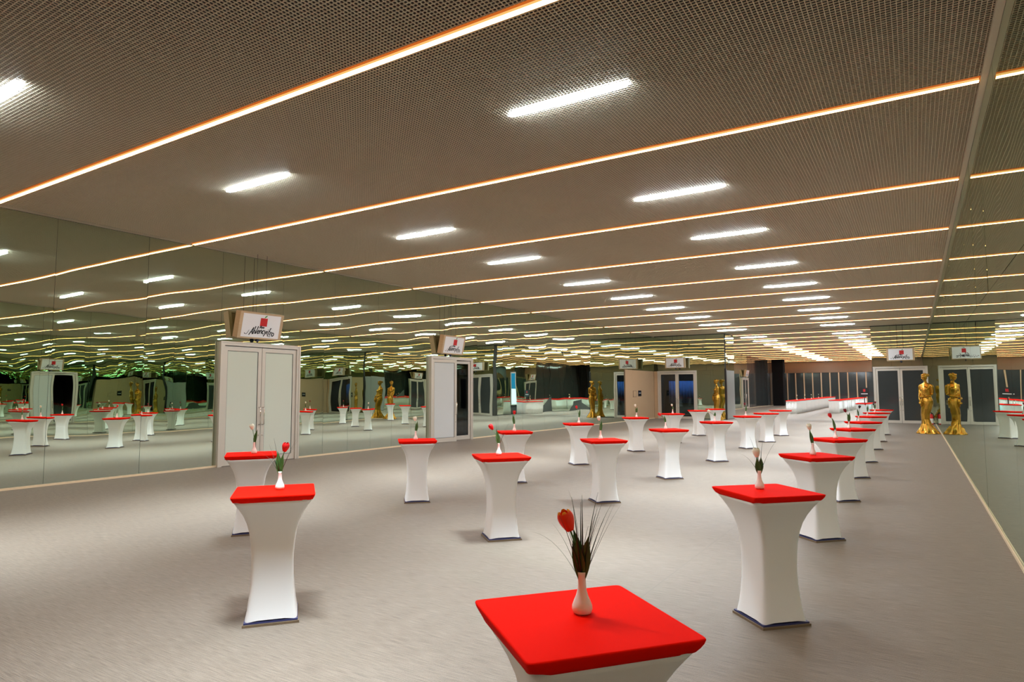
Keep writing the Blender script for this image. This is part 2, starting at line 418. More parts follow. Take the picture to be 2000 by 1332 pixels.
# ------------------------------------------------------------------ doors
def door(name, W, H, loc, rz, glass, swing=(0, 0), label='', gl=None, leafmat='alum'):
    d = struct(name, loc=loc, rz=rz, label=label)
    J = 0.10; A = MM['alum']
    fr = MB()
    fr.box(-W/2, -W/2+J, -0.10, 0.04, 0, H); fr.box(W/2-J, W/2, -0.10, 0.04, 0, H); fr.box(-W/2+J, W/2-J, -0.10, 0.04, H-J, H)
    fr.box(-W/2-0.03, W/2+0.03, -0.115, -0.095, H-0.025, H+0.012)
    fr.box(-W/2-0.03, -W/2+0.025, -0.115, -0.095, 0, H-0.025); fr.box(W/2-0.025, W/2+0.03, -0.115, -0.095, 0, H-0.025)
    part('frame', fr, A, d)
    lw = W/2 - J - 0.008; lh = H - J - 0.02; st = 0.115
    for s in (-1, 1):
        # leaf origin on its hinge; x runs inwards
        lf = MB()
        def bx(x0, x1, y0, y1, z0, z1): lf.box(min(s*-x0, s*-x1), max(s*-x0, s*-x1), y0, y1, z0, z1)
        bx(0.004, st, -0.06, -0.01, 0.012, lh); bx(lw-st, lw, -0.06, -0.01, 0.012, lh)
        bx(st, lw-st, -0.06, -0.01, 0.012, 0.012+0.17); bx(st, lw-st, -0.06, -0.01, lh-0.12, lh)
        leaf = part('leaf', lf, A, d, loc=(s*(W/2-J), 0, 0), rot=(0, 0, swing[0] if s < 0 else swing[1]))
        gm = glass[0] if s < 0 else glass[1]
        x0, x1 = sorted((-s*(st+0.012), -s*(lw-st-0.012)))
        part('glass', MB().box(x0, x1, -0.042, -0.028, 0.194, lh-0.132), gm, leaf, label=gl)
        gk = MB(); xa, xb = sorted((-s*st, -s*(lw-st)))
        gk.box(xa, xa+0.012, -0.05, -0.02, 0.182, lh-0.12); gk.box(xb-0.012, xb, -0.05, -0.02, 0.182, lh-0.12)
        gk.box(xa, xb, -0.05, -0.02, 0.182, 0.194); gk.box(xa, xb, -0.05, -0.02, lh-0.132, lh-0.12)
        part('gasket', gk, MM['alum_d'], leaf)
        hx = -s*(lw - 0.055)
        h = MB(); h.tube([(hx, -0.062, 1.10), (hx, -0.125, 1.10), (hx, -0.135, 1.115), (hx, -0.135, 1.585), (hx, -0.125, 1.60), (hx, -0.062, 1.60)], 0.014, 8)
        part('handle', h, MM['chrome'], leaf, smooth=True, label='chrome pull handle')
        k = MB(); k.tube([(hx, -0.06, 0.80), (hx, -0.075, 0.80)], 0.025, 12)
        part('keyhole', k, MM['chrome'], leaf)
    return d
Rz = pi/2
door('door_1', D1[1]-D1[0], DH, (XL+0.02, sum(D1)/2, 0), Rz, (MM['frost'], MM['frost']), (0.0, 0.0), 'closed double door of pale frosted glass in an aluminium frame', 'pale frosted glass')
door('door_2', D2[1]-D2[0], DH, (XL+0.02, sum(D2)/2, 0), Rz, (MM['frost_blue'], MM['smoke']), (-0.22, -0.16), 'half open double door with one pale and one dark leaf')
door('door_3', DR[1]-DR[0], DH, (sum(DR)/2, YE+0.0, 0), 0, (MM['darkglass'], MM['darkglass']), (0, 0), 'dark grey glass double door in the right end wall')
door('door_4', DA[1]-DA[0], DH, (sum(DA)/2, YE+0.06, 0), 0, (MM['smoke'], MM['smoke']), (0, 0), 'smoked glass double door with blue curtain behind')
door('door_5', D4[1]-D4[0], DH, (XL+0.02, sum(D4)/2, 0), Rz, (MM['darkglass'], MM['darkglass']), (0, 0), 'double door far down the left wall beyond the end wall')
door('door_6', D5[1]-D5[0], DH, (XL+0.02, sum(D5)/2, 0), Rz, (MM['darkglass'], MM['darkglass']), (0, 0), 'farthest double door on the left wall')

# lobby behind the half open door: dark box
lb = MB()
lb.box(XL-3.0, XL-2.9, D2[0]-0.6, D2[1]+0.6, 0, DH+0.3); lb.box(XL-2.9, XL-0.37, D2[0]-0.6, D2[0]-0.5, 0, DH+0.3)
lb.box(XL-2.9, XL-0.37, D2[1]+0.5, D2[1]+0.6, 0, DH+0.3); lb.box(XL-3.0, XL-0.37, D2[0]-0.6, D2[1]+0.6, DH+0.3, DH+0.4)
lb.box(XL-3.0, XL-0.37, D2[0]-0.6, D2[1]+0.6, -0.1, -0.005)
struct('wall_lobby', lb, MM['brown'], label='dim lobby behind the half open door')
# room behind the smoked glass door: blue curtain
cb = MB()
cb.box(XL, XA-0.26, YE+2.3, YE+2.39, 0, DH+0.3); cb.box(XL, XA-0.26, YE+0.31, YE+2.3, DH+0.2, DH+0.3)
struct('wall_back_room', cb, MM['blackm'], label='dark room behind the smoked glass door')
cu = MB(); n = 80; r0_, r1_ = [], []
for i in range(n+1):
    xx = XL + 0.5 + 3.9*i/n; r0_.append((xx, YE+1.9+0.07*sin(i*1.35), 1.1)); r1_.append((xx, YE+1.9+0.07*sin(i*1.35), 2.75))
cu.add(r0_ + r1_, [(i, i+1, n+2+i, n+1+i) for i in range(n)])
o = tag(obj('curtain', cu.mesh('curtain', MM['curtain'], True)), 'pleated blue curtain behind the smoked glass door', 'curtain')
sm = o.modifiers.new('thick', 'SOLIDIFY'); sm.thickness = 0.02
ll = bpy.data.lights.new('window_glow', 'AREA'); ll.energy = 60; ll.color = (0.45, 0.7, 1.0); ll.shape = 'RECTANGLE'; ll.size = 3.6; ll.size_y = 0.5  # unseen blue area light, added to brighten the curtain
lo = obj('window_glow', ll, None, (XL+2.4, YE+1.2, 3.3), (radians(35), 0, 0))

# ------------------------------------------------------------------ ceiling LED lines and fluorescent lamps
def led_line(y, x0, x1, label):
    t = thing('led_line', label, 'light', ((x0+x1)/2, y, HC), 0, 'LED lines across the ceiling')
    L = (x1-x0)/2
    part('flange', MB().box(-L, L, -0.072, 0.072, -0.009, -0.001), MM['led_r'], t, label='amber glowing flange')  # orange halo around the line, put into a glowing flange
    d = MB(); d.box(-L+0.01, L-0.01, -0.040, 0.040, -0.040, -0.0095); d.mi[0] = 1
    part('diffuser', d, [MM['led_s'], MM['led']], t, label='white hot LED diffuser')
ly = [5.50 - 4.45, 5.50, 9.95, 14.52, 18.92, 23.5, 28.0, 32.5, 37.0, 41.5]
ly = [1.05 - 4.45] + ly
for i, y in enumerate(ly):
    led_line(y, XL+0.055, XR-0.08, 'warm LED line across the whole ceiling, %s from the camera' % (ORD[i-1] if i else 'just behind it and'))
fy = [48.2 + 4.45*k for k in range(12)]
for i, y in enumerate(fy):
    led_line(y, (XL+0.055) if y > YE+2.75 else XA+0.1, XS-0.05, 'warm LED line on the ceiling of the far hall, %s behind the end walls' % ORD[i])

hm = MB(); hm.box(-0.90, 0.90, -0.055, 0.055, 0.03, 0.09); hm_ = hm.mesh('housing', MM['housing'])
dm = MB()
rings = []
for xx, rr_ in ((-0.935, 0.004), (-0.91, 0.018), (-0.84, 0.038), (-0.70, 0.050), (0.0, 0.055), (0.70, 0.050), (0.84, 0.038), (0.91, 0.018), (0.935, 0.004)):
    rings.append([(xx, rr_*cos(2*pi*i/12), rr_*0.75*sin(2*pi*i/12) - 0.030) for i in range(12)])
dm.loft(rings); dm_ = dm.mesh('diffuser', MM['lamp'], True)
dl = bpy.data.lights.new('lamp_light', 'AREA'); dl.shape = 'RECTANGLE'; dl.size = 1.7; dl.size_y = 0.09
dl.energy = LAMP_DOWN; dl.color = (0.83, 0.97, 1.08); dl.spread = radians(62)
dw = bpy.data.lights.new('lamp_glow', 'AREA'); dw.shape = 'RECTANGLE'; dw.size = 1.7; dw.size_y = 0.09
dw.energy = LAMP_WIDE; dw.color = dl.color; dw.spread = radians(178)
def lamp(x, y, label):
    t = thing('ceiling_lamp', label, 'lamp', (x, y, HC), 0, 'fluorescent ceiling lamps')
    obj('lamp_light', dl, t, (0, 0, -0.075)); obj('lamp_glow', dw, t, (0, 0, -0.077))
    obj('housing', hm_, t); obj('diffuser', dm_, t)['label'] = 'bright white capsule diffuser'
ya = [3.2, 7.62, 12.55, 16.6, 21.5, 26.05, 30.3, 34.7, 39.1, 43.6] 
for i, y in enumerate(ya):
    lamp(-3.87 + (0.02 if i > 4 else 0), y, 'white fluorescent lamp in the right ceiling row, %s' % ('overhead, out of frame' if i == 0 else ORD[i-1] + ' from the front'))
yb = [3.45, 7.60, 12.40, 16.45, 21.4, 25.75, 30.2, 34.8, 39.3, 43.6]
xb = [-10.45, -10.45, -10.32, -10.2, -10.1, -10.06, -10.1, -10.1, -10.1, -10.1]
for i, (x, y) in enumerate(zip(xb, yb)):
    lamp(x, y, 'white fluorescent lamp in the left ceiling row, %s from the front' % ORD[i])
for k in range(11):
    y = 50.4 + 4.45*k
    lamp(-3.85, y, 'far hall fluorescent lamp in the right row, %s behind the end walls' % ORD[k])
    lamp(-10.1, y, 'far hall fluorescent lamp in the left row, %s behind the end walls' % ORD[k])

# ------------------------------------------------------------------ hanging signs
def sq(s, cx, cz): return [(cx-s, 0, cz-s), (cx+s, 0, cz-s), (cx+s, 0, cz+s), (cx-s, 0, cz+s)]
def arc_pts(cx, cz, rx, rz_, a0, a1, n=8):
    return [(cx + rx*cos(radians(a0 + (a1-a0)*i/n)), cz + rz_*sin(radians(a0 + (a1-a0)*i/n))) for i in range(n+1)]
GLY = {  # pen strokes on a 1-high body, (strokes, advance)
    'A': ([[(0.0, 0.0), (0.28, 0.55), (0.62, 1.25)], [(0.62, 1.25), (0.62, 0.5), (0.68, 0.0)], [(0.12, 0.42), (0.66, 0.46)]], 0.78),
    'h': ([[(0.05, 0.0), (0.12, 0.7), (0.2, 1.4)], arc_pts(0.24, 0.32, 0.18, 0.3, 170, 10) + [(0.44, 0.0)]], 0.55),
    'l': ([[(0.05, 0.0), (0.1, 0.7), (0.2, 1.4)]], 0.30),
    't': ([[(0.08, 0.0), (0.12, 0.6), (0.18, 1.1)], [(0.0, 0.72), (0.34, 0.76)]], 0.36),
    'f': ([[(0.08, -0.3), (0.16, 0.6), (0.28, 1.3), (0.42, 1.35)], [(0.02, 0.66), (0.38, 0.70)]], 0.42),
    'e': ([arc_pts(0.24, 0.32, 0.22, 0.32, 0, 320, 10), [(0.02, 0.32), (0.44, 0.36)]], 0.52),
    'o': ([arc_pts(0.26, 0.32, 0.24, 0.32, 0, 360, 12)], 0.60),
    'n': ([[(0.04, 0.0), (0.1, 0.64)], arc_pts(0.27, 0.34, 0.17, 0.3, 170, 10) + [(0.46, 0.0)]], 0.56),
    'c': ([arc_pts(0.26, 0.32, 0.22, 0.32, 50, 310, 10)], 0.50),
    'y': ([[(0.02, 0.64), (0.2, 0.02)], [(0.46, 0.66), (0.2, 0.0), (0.02, -0.45)]], 0.52),
    'g': ([arc_pts(0.24, 0.34, 0.2, 0.3, 0, 360, 10), [(0.46, 0.64), (0.42, -0.2), (0.22, -0.45), (0.0, -0.3)]], 0.56),
    'i': ([[(0.05, 0.0), (0.1, 0.62)], [(0.13, 0.86), (0.15, 0.96)]], 0.26),
    'r': ([[(0.05, 0.0), (0.1, 0.64)], arc_pts(0.26, 0.38, 0.16, 0.24, 150, 50, 4)], 0.40),
    'p': ([[(0.02, -0.4), (0.12, 0.64)], arc_pts(0.3, 0.34, 0.2, 0.3, 0, 360, 10)], 0.58),
    'v': ([[(0.02, 0.64), (0.2, 0.0), (0.42, 0.66)]], 0.48),
    '.': ([[(0.05, 0.0), (0.1, 0.08)]], 0.24), ' ': ([], 0.3),
}
def write(mb, txt, cx, cz, size, pen, slant=0.18, arch=0.0, y=0.0):
    tot = sum(GLY[ch][1] for ch in txt); x = -tot/2
    for ch in txt:
        st, adv = GLY[ch]
        for s_ in st:
            pts = []
            for px, pz in s_:
                X = x + px + slant*pz
                pts.append((cx + X*size, cz + pz*size - arch*(X/(tot/2))**2))
            n = len(pts)
            mb.ribbon(pts, [pen*(0.65 + 0.5*abs(sin(1.7*k + 1))) for k in range(n)], y)
        x += adv
SW, SH, SD = 1.46, 0.76, 0.22
_sign = {}
def sign(loc, rz, tilt, label, group='hanging signs over the doors', cables=1.6, back=0.0):
    t = thing('hanging_sign', label, 'sign', loc, rz, group)
    c0 = tilt
    def P(name, mb, m, parent=t, smooth=False, label=None, rot=True):
        key = name
        if key not in _sign: _sign[key] = mb.mesh(name, m, smooth)
        o = obj(name, _sign[key], parent, (0,0,0), (c0 if (rot and parent is t) else 0, 0, 0))
        if label: o['label'] = label
        return o
    # local: bottom back edge at the origin, face towards -y
    fm = MB()
    fm.box(-SW/2, -SW/2+0.10, -SD, 0, 0, SH); fm.box(SW/2-0.10, SW/2, -SD, 0, 0, SH)
    fm.box(-SW/2+0.10, SW/2-0.10, -SD, 0, 0, 0.045); fm.box(-SW/2+0.10, SW/2-0.10, -SD, 0, SH-0.045, SH)
    P('wooden_frame', fm, MM['wood'])
    P('back_board', MB().box(-SW/2+0.10, SW/2-0.10, -0.06, -0.04, 0.045, SH-0.045), MM['wood_d'])
    pn = P('face_panel', MB().box(-SW/2+0.10, SW/2-0.10, -SD-0.004, -SD+0.02, 0.045, SH-0.045), MM['panel'], label='white printed panel')
    lg = MB()
    fy_ = -SD - 0.007
    lg.add([(p[0], fy_, p[2]) for p in sq(0.118, 0.06, 0.50)], [(0, 1, 2, 3)])
    P('red_square', lg, MM['logo'], pn)
    lf = MB(); lf.ribbon([(0.07, 0.622), (0.085, 0.645), (0.115, 0.672), (0.165, 0.70)], [0.012, 0.030, 0.040, 0.004], fy_)
    P('green_leaf', lf, MM['logo_g'], pn)
    tx = MB()
    write(tx, 'Ahper', 0.02, 0.325, 0.062, 0.017, 0.25, 0.012, fy_)
    tx.ribbon([(-0.53, 0.155), (-0.50, 0.125), (-0.455, 0.13), (-0.42, 0.18), (-0.385, 0.25)], [0.026, 0.014, 0.014, 0.014, 0.010], fy_)
    write(tx, 'Ahlencyifro', 0.04, 0.165, 0.155, 0.030, 0.22, 0.06, fy_)
    write(tx, 'rv.ti', 0.30, 0.085, 0.045, 0.009, 0.2, 0.0, fy_)
    P('lettering', tx, MM['ink'], pn, label='black script lettering')
    ss = MB(); ss.lathe([(0.02, -0.10), (0.05, -0.085), (0.055, -0.05), (0.05, 0.0)], 12, 0.02, -SD*0.5)
    P('sensor', ss, MM['sensor'], smooth=True)
    # cables up to the ceiling
    for s in (-1, 1):
        yb_ = -SD*0.5; q = Vector((0, yb_*cos(c0) - SH*sin(c0), yb_*sin(c0) + SH*cos(c0)))
        cm = MB().tube([(s*0.16, q.y, q.z-0.02), (s*0.16, q.y, HC - loc[2] + 0.01)], 0.006, 6)
        part('cable', cm, MM['cable'], t)
    return t
T1 = radians(12)
sign((XL+0.03, 11.93, 3.62), Rz, T1, 'tilted wooden sign box with red square logo above the closed frosted door')
sign((XL+0.03, 21.15, 3.60), Rz, T1, 'tilted wooden sign box with red square logo above the half open door')
sign((-14.55, YE-0.35, 3.66), 0, radians(4), 'square logo sign box above the smoked glass door at the left end')
sign((-0.66, YE-0.35, 3.80), 0, radians(2), 'square logo sign box above the dark door at the right end')
sign((XL+0.03, sum(D4)/2, 3.60), Rz, T1, 'edge-on sign box above the nearer far hall door')
sign((XL+0.03, sum(D5)/2, 3.60), Rz, T1, 'edge-on sign box above the farthest left door')

# plaque on the beige panel
t = thing('door_plaque', 'black square plaque on the beige panel by the end door', 'plaque', (XL+0.004, 43.0, 1.85), Rz)
part('plate', MB().box(-0.28, 0.28, -0.02, 0, -0.2, 0.2), MM['black'], t)
pl = MB(); pl.box(-0.2, 0.2, -0.0225, -0.02, 0.0, 0.035); part('lettering', pl, MM['panel'], t, label='pale line of lettering')
t = thing('frame_plaque', 'thin brown framed plaque beside the black plaque', 'plaque', (XL+0.004, 42.05, 1.82), Rz)
fr = MB(); fr.box(-0.28, 0.28, -0.015, 0, -0.2, 0.2); part('plate', fr, MM['beige'], t)
fr = MB(); fr.box(-0.30, -0.28, -0.02, 0, -0.22, 0.22); fr.box(0.28, 0.30, -0.02, 0, -0.22, 0.22); fr.box(-0.28, 0.28, -0.02, 0, -0.22, -0.2); fr.box(-0.28, 0.28, -0.02, 0, 0.2, 0.22)
part('frame', fr, MM['brown'], t)

# ------------------------------------------------------------------ cocktail tables
def sring(s, z, n=6.0, N=48, conc=0.0, hem=0.0):
    out = []
    for i in range(N):
        th = 2*pi*i/N + pi/N
        c_, s_ = cos(th), sin(th)
        x = s*math.copysign(abs(c_)**(2/n), c_); y = s*math.copysign(abs(s_)**(2/n), s_)
        m = min(abs(x), abs(y))/max(abs(x), abs(y))
        k = 1 - conc*(1 - m*m)
        out.append((x*k, y*k, z + hem*(1 - m*m)))
    return out
TH_ = 1.14
def table_meshes():
    cv = MB()
    prof = [(0.032, 0.222, 9), (0.05, 0.220, 9), (0.12, 0.208, 8), (0.22, 0.196, 8), (0.34, 0.186, 8), (0.46, 0.182, 8), (0.58, 0.184, 8),
            (0.70, 0.193, 8), (0.80, 0.208, 8), (0.88, 0.229, 8), (0.95, 0.256, 9), (1.01, 0.287, 10), (1.055, 0.315, 11), (1.09, 0.337, 12)]
    rings = []
    for k, (z, s, n) in enumerate(prof):
        rings.append(sring(s, z, n, 64, 0.035 if 3 < k < 11 else 0.01, 0.022 if k == 0 else 0.010 if k == 1 else 0))
    cv.loft(rings, False, True)
    tp = MB(); rings = []
    for z, s, n in ((1.094, 0.326, 22), (1.090, 0.333, 22), (1.102, 0.341, 26), (1.120, 0.350, 30), (1.134, 0.3535, 34), (1.1385, 0.352, 34), (1.1405, 0.347, 34)):
        rings.append(sring(s, z, n, 128, 0.0, -0.012 if z < 1.1 else 0))
    for q in (0, 1):   # small gathers in the lower hem
        rings[q] = [(x, y, z + 0.0022*sin(67*x+3) + 0.0022*sin(71*y)) for x, y, z in rings[q]]
    tp.loft(rings, True, True)
    return (cv.mesh('cover', MM['white'], True), tp.mesh('top_cap', MM['red'], True),
            MB().box(-0.236, 0.236, -0.236, 0.236, 0, 0.022).mesh('base_board', MM['board']),
            MB().box(-0.226, 0.226, -0.226, 0.226, 0.0222, 0.036).mesh('base_pad', MM['pad']))
CV, TP, BB, BP = table_meshes()
for me in (TP, CV):   # keep the flat caps flat-shaded
    for p in me.polygons:
        if len(p.vertices) > 4: p.use_smooth = False
TABLES = {}
def table(key, x, y, rot, label):
    t = thing('cocktail_table', label, 'table', (x, y, 0), radians(rot), 'covered cocktail tables')
    obj('cover', CV, t)['label'] = 'white stretch cover'; obj('top_cap', TP, t)['label'] = 'red stretch top'
    obj('base_board', BB, t)['label'] = 'brown base board'; obj('base_pad', BP, t)['label'] = 'blue black pad'
    TABLES[key] = (x, y)
B_ = 'red topped white table, '
table('R0', -1.18, 2.41, 50, 'white cocktail table with large red top cut off by the bottom of the frame')
rl = ['beneath the cream tulip with grass blades at right', 'second in the right row behind the grassy cream tulip', 'third in the right row, under a round red tulip',
      'fourth in the right row, under a dark red tulip', 'fifth in the right row, with a purple black bloom', 'sixth in the right row, with a small red tulip', 'seventh in the right row, with a dark bloom', 'last of the right row before the end door']
for i, (x, y, r) in enumerate(((-1.19, 6.28, 45), (-1.22, 9.98, 46), (-1.26, 13.55, 44), (-1.29, 17.2, 45), (-1.30, 21.0, 45), (-1.33, 25.5, 46), (-1.34, 29.5, 45), (-1.34, 34.0, 45))):
    table('R%d' % (i+1), x, y, r, B_ + rl[i])
ml = ['at front left with a red tulip and long grass', 'with a red tulip leaning left at centre', 'at centre with a cream tulip, third of the middle row', 'fourth of the middle row, red bloom drooping over its edge',
      'fifth of the middle row, white bloom leaning left', 'sixth of the middle row, small dark red tulip', 'seventh of the middle row, bare top', 'last of the middle row, bare top beside the buffet']
for i, (x, y, r) in enumerate(((-5.08, 3.98, 50), (-5.02, 7.74, 47), (-4.98, 11.2, 44), (-4.96, 14.9, 45), (-4.94, 19.1, 45), (-5.07, 23.8, 45), (-5.05, 27.1, 44), (-5.2, 31.2, 45))):
    table('M%d' % (i+1), x, y, r, B_ + ml[i])
lf_ = ['before the closed frosted door with a cream tulip', 'second of the left row, small cream tulip', 'third of the left row, small red tulip behind the leaning tulip', 'fourth of the left row, red tulip before the gold statues',
       'fifth of the left row, white tulip before the beige panel', 'sixth of the left row, before the smoked glass door', 'seventh of the left row, bare top', 'last of the left row, bare and close to the gold statue']
for i, (x, y, r) in enumerate(((-8.36, 6.12, 53), (-8.0, 9.44, 43), (-7.74, 12.5, 45), (-8.05, 16.4, 45), (-8.1, 20.9, 45), (-8.14, 25.0, 45), (-8.42, 29.5, 46), (-8.35, 32.2, 44))):
    table('L%d' % (i+1), x, y, r, B_ + lf_[i])

# ------------------------------------------------------------------ vases and tulips
vs = MB().lathe([(0.030, 0), (0.038, 0.006), (0.0425, 0.020), (0.041, 0.034), (0.034, 0.052), (0.025, 0.072), (0.0185, 0.095), (0.0160, 0.125), (0.0165, 0.150), (0.0190, 0.166),
                 (0.0170, 0.167), (0.0140, 0.150), (0.0135, 0.120)], 24, cap1=True)
VS = vs.mesh('bud_vase', MM['ceramic'], True)
def petal_mesh(m, phi, rs, zs, tip):
    b = MB(); nu, nv = 7, 9; vsx = []
    for j in range(nv):
        v = j/(nv-1)
        r = rs*(0.30 + 0.70*sin(pi*min(1, 0.06 + v*0.60))) * (1 - 0.22*max(0, v-0.7)/0.3)
        wd = radians(60) * (0.55 + 0.45*sin(pi*min(1, v*1.1+0.1))) * (1 if v < 0.75 else math.sqrt(max(0.0, 1-((v-0.75)/0.27)**2)))
        for i in range(nu):
            u = i/(nu-1)*2 - 1; a = phi + u*wd
            vsx.append((r*(1-0.06*abs(u))*cos(a), r*(1-0.06*abs(u))*sin(a), zs*v))
    b.add(vsx, [(j*nu+i, j*nu+i+1, (j+1)*nu+i+1, (j+1)*nu+i) for j in range(nv-1) for i in range(nu-1)])
    return b.mesh('petal', m, True)
_pet = {}
def petals(m):
    if m.name not in _pet:
        _pet[m.name] = [petal_mesh(m, radians(60*k), 0.036 if k % 2 == 0 else 0.033, 0.088 if k % 2 == 0 else 0.084, 0) for k in range(6)]
    return _pet[m.name]
CORE = {}
def blade(mb, p0, d, L, wd, curl, side, n=8, sdv=None):
    """a leaf or grass blade: two faces with a slight V fold"""
    d = Vector(d).normalized(); h = Vector((d.x, d.y, 0)); h = h.normalized() if h.length > 1e-3 else Vector((1, 0, 0))
    sd = Vector((-h.y, h.x, 0)) if sdv is None else Vector(sdv).normalized(); p = Vector(p0); dd = d.copy(); L_, C_, R_ = [], [], []
    for k in range(n+1):
        t = k/n; w_ = wd*side(t)
        nn = sd.cross(dd).normalized()
        C_.append(p.copy()); L_.append(p + sd*w_ + nn*w_*0.35); R_.append(p - sd*w_ + nn*w_*0.35)
        p = p + dd*(L/n); dd = (dd + (h*0.75 + Vector((0, 0, -0.9)))*curl*t/n).normalized()
    vv = L_ + C_ + R_; m = n+1
    mb.add(vv, [(i, i+1, m+i+1, m+i) for i in range(n)] + [(m+i, m+i+1, 2*m+i+1, 2*m+i) for i in range(n)])
CR = Vector((rr.x, rr.y, 0)).normalized(); CF = Vector((-CR.y, CR.x, 0))   # the picture's right and depth on plan
def vase_tulip(key, dx, dy, colour, words, lean=0.0, stem=0.20, leaves=1, grass=0, leaf_side=1, nod=0.0, seed=0, pos=None, z=None, tuplabel=None):
    rnd = random.Random(seed + 11)
    bx_, by_ = TABLES[key] if key else pos[:2]
    x, y = bx_ + dx, by_ + dy; zt = TH_ + 0.001 if z is None else z
    v = tag(obj('bud_vase', VS, None, (x, y, zt), (0, 0, rnd.random())), 'cream vase of the ' + words, 'vase', 'bud vases on the cocktail tables')
    t = thing('tulip', (tuplabel or words), 'flower', (x, y, zt + 0.13), 0, 'tulips on the cocktail tables')
    # stem
    ex = CR*lean; top = Vector((ex.x, ex.y, stem + 0.03))
    pts = [Vector((0, 0, 0)), Vector((ex.x*0.12, ex.y*0.12, stem*0.4)), Vector((ex.x*0.45, ex.y*0.45, stem*0.78)), top]
    part('stem', MB().tube(pts, [0.0042, 0.004, 0.0038, 0.004], 7), MM['stem'], t, True)
    m = MM[colour]
    if m.name not in CORE: CORE[m.name] = MB().lathe([(0.004, 0.0), (0.014, 0.004), (0.021, 0.02), (0.022, 0.05), (0.012, 0.068)], 12).mesh('flower_head', m, True)
    hd = obj('flower_head', CORE[m.name], t, top)
    ax = (top - pts[2]).normalized() + CR*nod
    hd.rotation_mode = 'QUATERNION'; hd.rotation_quaternion = Vector((0, 0, 1)).rotation_difference(ax.normalized())
    for pm in petals(m): obj('petal', pm, hd)
    for k in range(leaves):
        sgn = leaf_side if k % 2 == 0 else -leaf_side
        d = CR*(0.10*sgn) + CF*rnd.uniform(-0.16, -0.02)*(1 if k % 3 else -0.6) + Vector((0, 0, 1))
        sv = CR + CF*rnd.uniform(-0.45, 0.45)
        b = MB(); blade(b, CR*0.003*sgn, d, (stem + 0.035)*(1.0 - 0.08*k), 0.027 - 0.002*k, 0.35, lambda q: (0.30 + 0.80*sin(pi*min(1, q*0.95+0.05))**1.1)*(1 - q**4)**0.8 + 0.01, 10, sv)
        part('leaf', b, MM['leaf'], t, True)
    for k in range(grass):
        a = rnd.uniform(-0.42, 0.42); L_ = rnd.uniform(0.19, 0.37)
        if k == 0: a, L_ = -0.62, 0.30
        if k == 1: a, L_ = 0.42, 0.38
        if k == 2: a, L_ = 0.36, 0.36
        if k == 3: a, L_ = -0.1, 0.36
        d = CR*a + CF*rnd.uniform(-0.2, 0.2) + Vector((0, 0, 1))
        b = MB(); blade(b, CR*0.006*rnd.uniform(-1, 1) + CF*0.006*rnd.uniform(-1, 1), d, L_, 0.0052, 1.9 if k == 0 else rnd.uniform(0.2, 0.9), lambda q: 1.05 - q*0.95, 9)
        part('grass_blade', b, MM['grass'], t)
    return t
def at(key, dxp, dyp):   # offset in picture right / depth
    p = CR*dxp + CF*dyp; return p.x, p.y
def put(key, r, d, *a, **k):
    dx, dy = at(key, r, d); return vase_tulip(key, dx, dy, *a, **k)
put('R0', 0.01, 0.05, 'tul_o', 'orange red tulip with long grass on the nearest table', lean=-0.045, stem=0.172, leaves=5, grass=24, leaf_side=-1, seed=1, nod=0.0)
put('R1', -0.03, 0.08, 'tul_w', 'cream tulip with dark grass, front table of right row', lean=-0.015, stem=0.13, leaves=2, grass=7, seed=2)
put('R2', -0.03, 0.02, 'tul_w', 'cream tulip on the second table of the right row', lean=-0.03, stem=0.19, leaves=1, leaf_side=-1, seed=3)
put('R3', -0.05, 0.0, 'tul_r', 'round red tulip on the third table of the right row', lean=-0.07, stem=0.23, leaves=1, leaf_side=-1, seed=4)
put('R4', -0.08, 0.0, 'tul_d', 'dark red tulip on the fourth table of the right row', lean=-0.06, stem=0.22, leaves=2, seed=5)
put('R5', -0.12, 0.0, 'tul_k', 'purple black tulip on the fifth table of the right row', lean=0.03, stem=0.22, leaves=1, leaf_side=-1, seed=6)
put('R6', -0.12, 0.0, 'tul_r', 'small red tulip on the sixth table of the right row', lean=-0.05, stem=0.22, leaves=1, seed=7)
put('R7', -0.06, 0.0, 'tul_d', 'dark tulip far down the right row', lean=0.02, stem=0.20, leaves=1, seed=8)
put('M1', 0.03, 0.04, 'tul_r', 'red tulip with grass on the front left table', lean=0.035, stem=0.19, leaves=2, grass=6, leaf_side=-1, seed=9)
put('M2', -0.03, 0.06, 'tul_r', 'red tulip leaning left with three grass blades', lean=-0.085, stem=0.20, leaves=1, grass=5, seed=10, leaf_side=-1)
put('M3', -0.05, 0.02, 'tul_w', 'cream tulip at the centre of the hall', lean=-0.02, stem=0.19, leaves=1, seed=11)
put('M4', -0.07, 0.0, 'tul_r', 'red tulip leaning over a table edge beside a pale leaf', lean=-0.10, stem=0.16, leaves=1, leaf_side=-1, seed=12, nod=-0.3)
put('M5', -0.04, 0.0, 'tul_w', 'white tulip leaning left on the fifth middle table', lean=-0.13, stem=0.12, leaves=1, seed=13)
put('M6', -0.05, 0.0, 'tul_d', 'small dark red tulip on the sixth middle table', lean=-0.02, stem=0.22, leaves=1, seed=14)
put('L1', 0.03, 0.02, 'tul_w', 'cream tulip in front of the closed frosted door', lean=-0.03, stem=0.19, leaves=1, seed=15)
put('L2', -0.03, 0.0, 'tul_w', 'small cream tulip on the second left table', lean=-0.01, stem=0.19, leaves=1, seed=16)
put('L3', 0.0, 0.0, 'tul_r', 'small red tulip on the third left table', lean=0.0, stem=0.22, leaves=1, leaf_side=-1, seed=17)
put('L4', 0.02, 0.0, 'tul_r', 'red tulip before the gold statues in the left mirror', lean=-0.05, stem=0.25, leaves=1, seed=18)
put('L5', 0.04, 0.0, 'tul_w', 'white tulip before the beige panel', lean=-0.03, stem=0.20, leaves=2, leaf_side=1, seed=19)
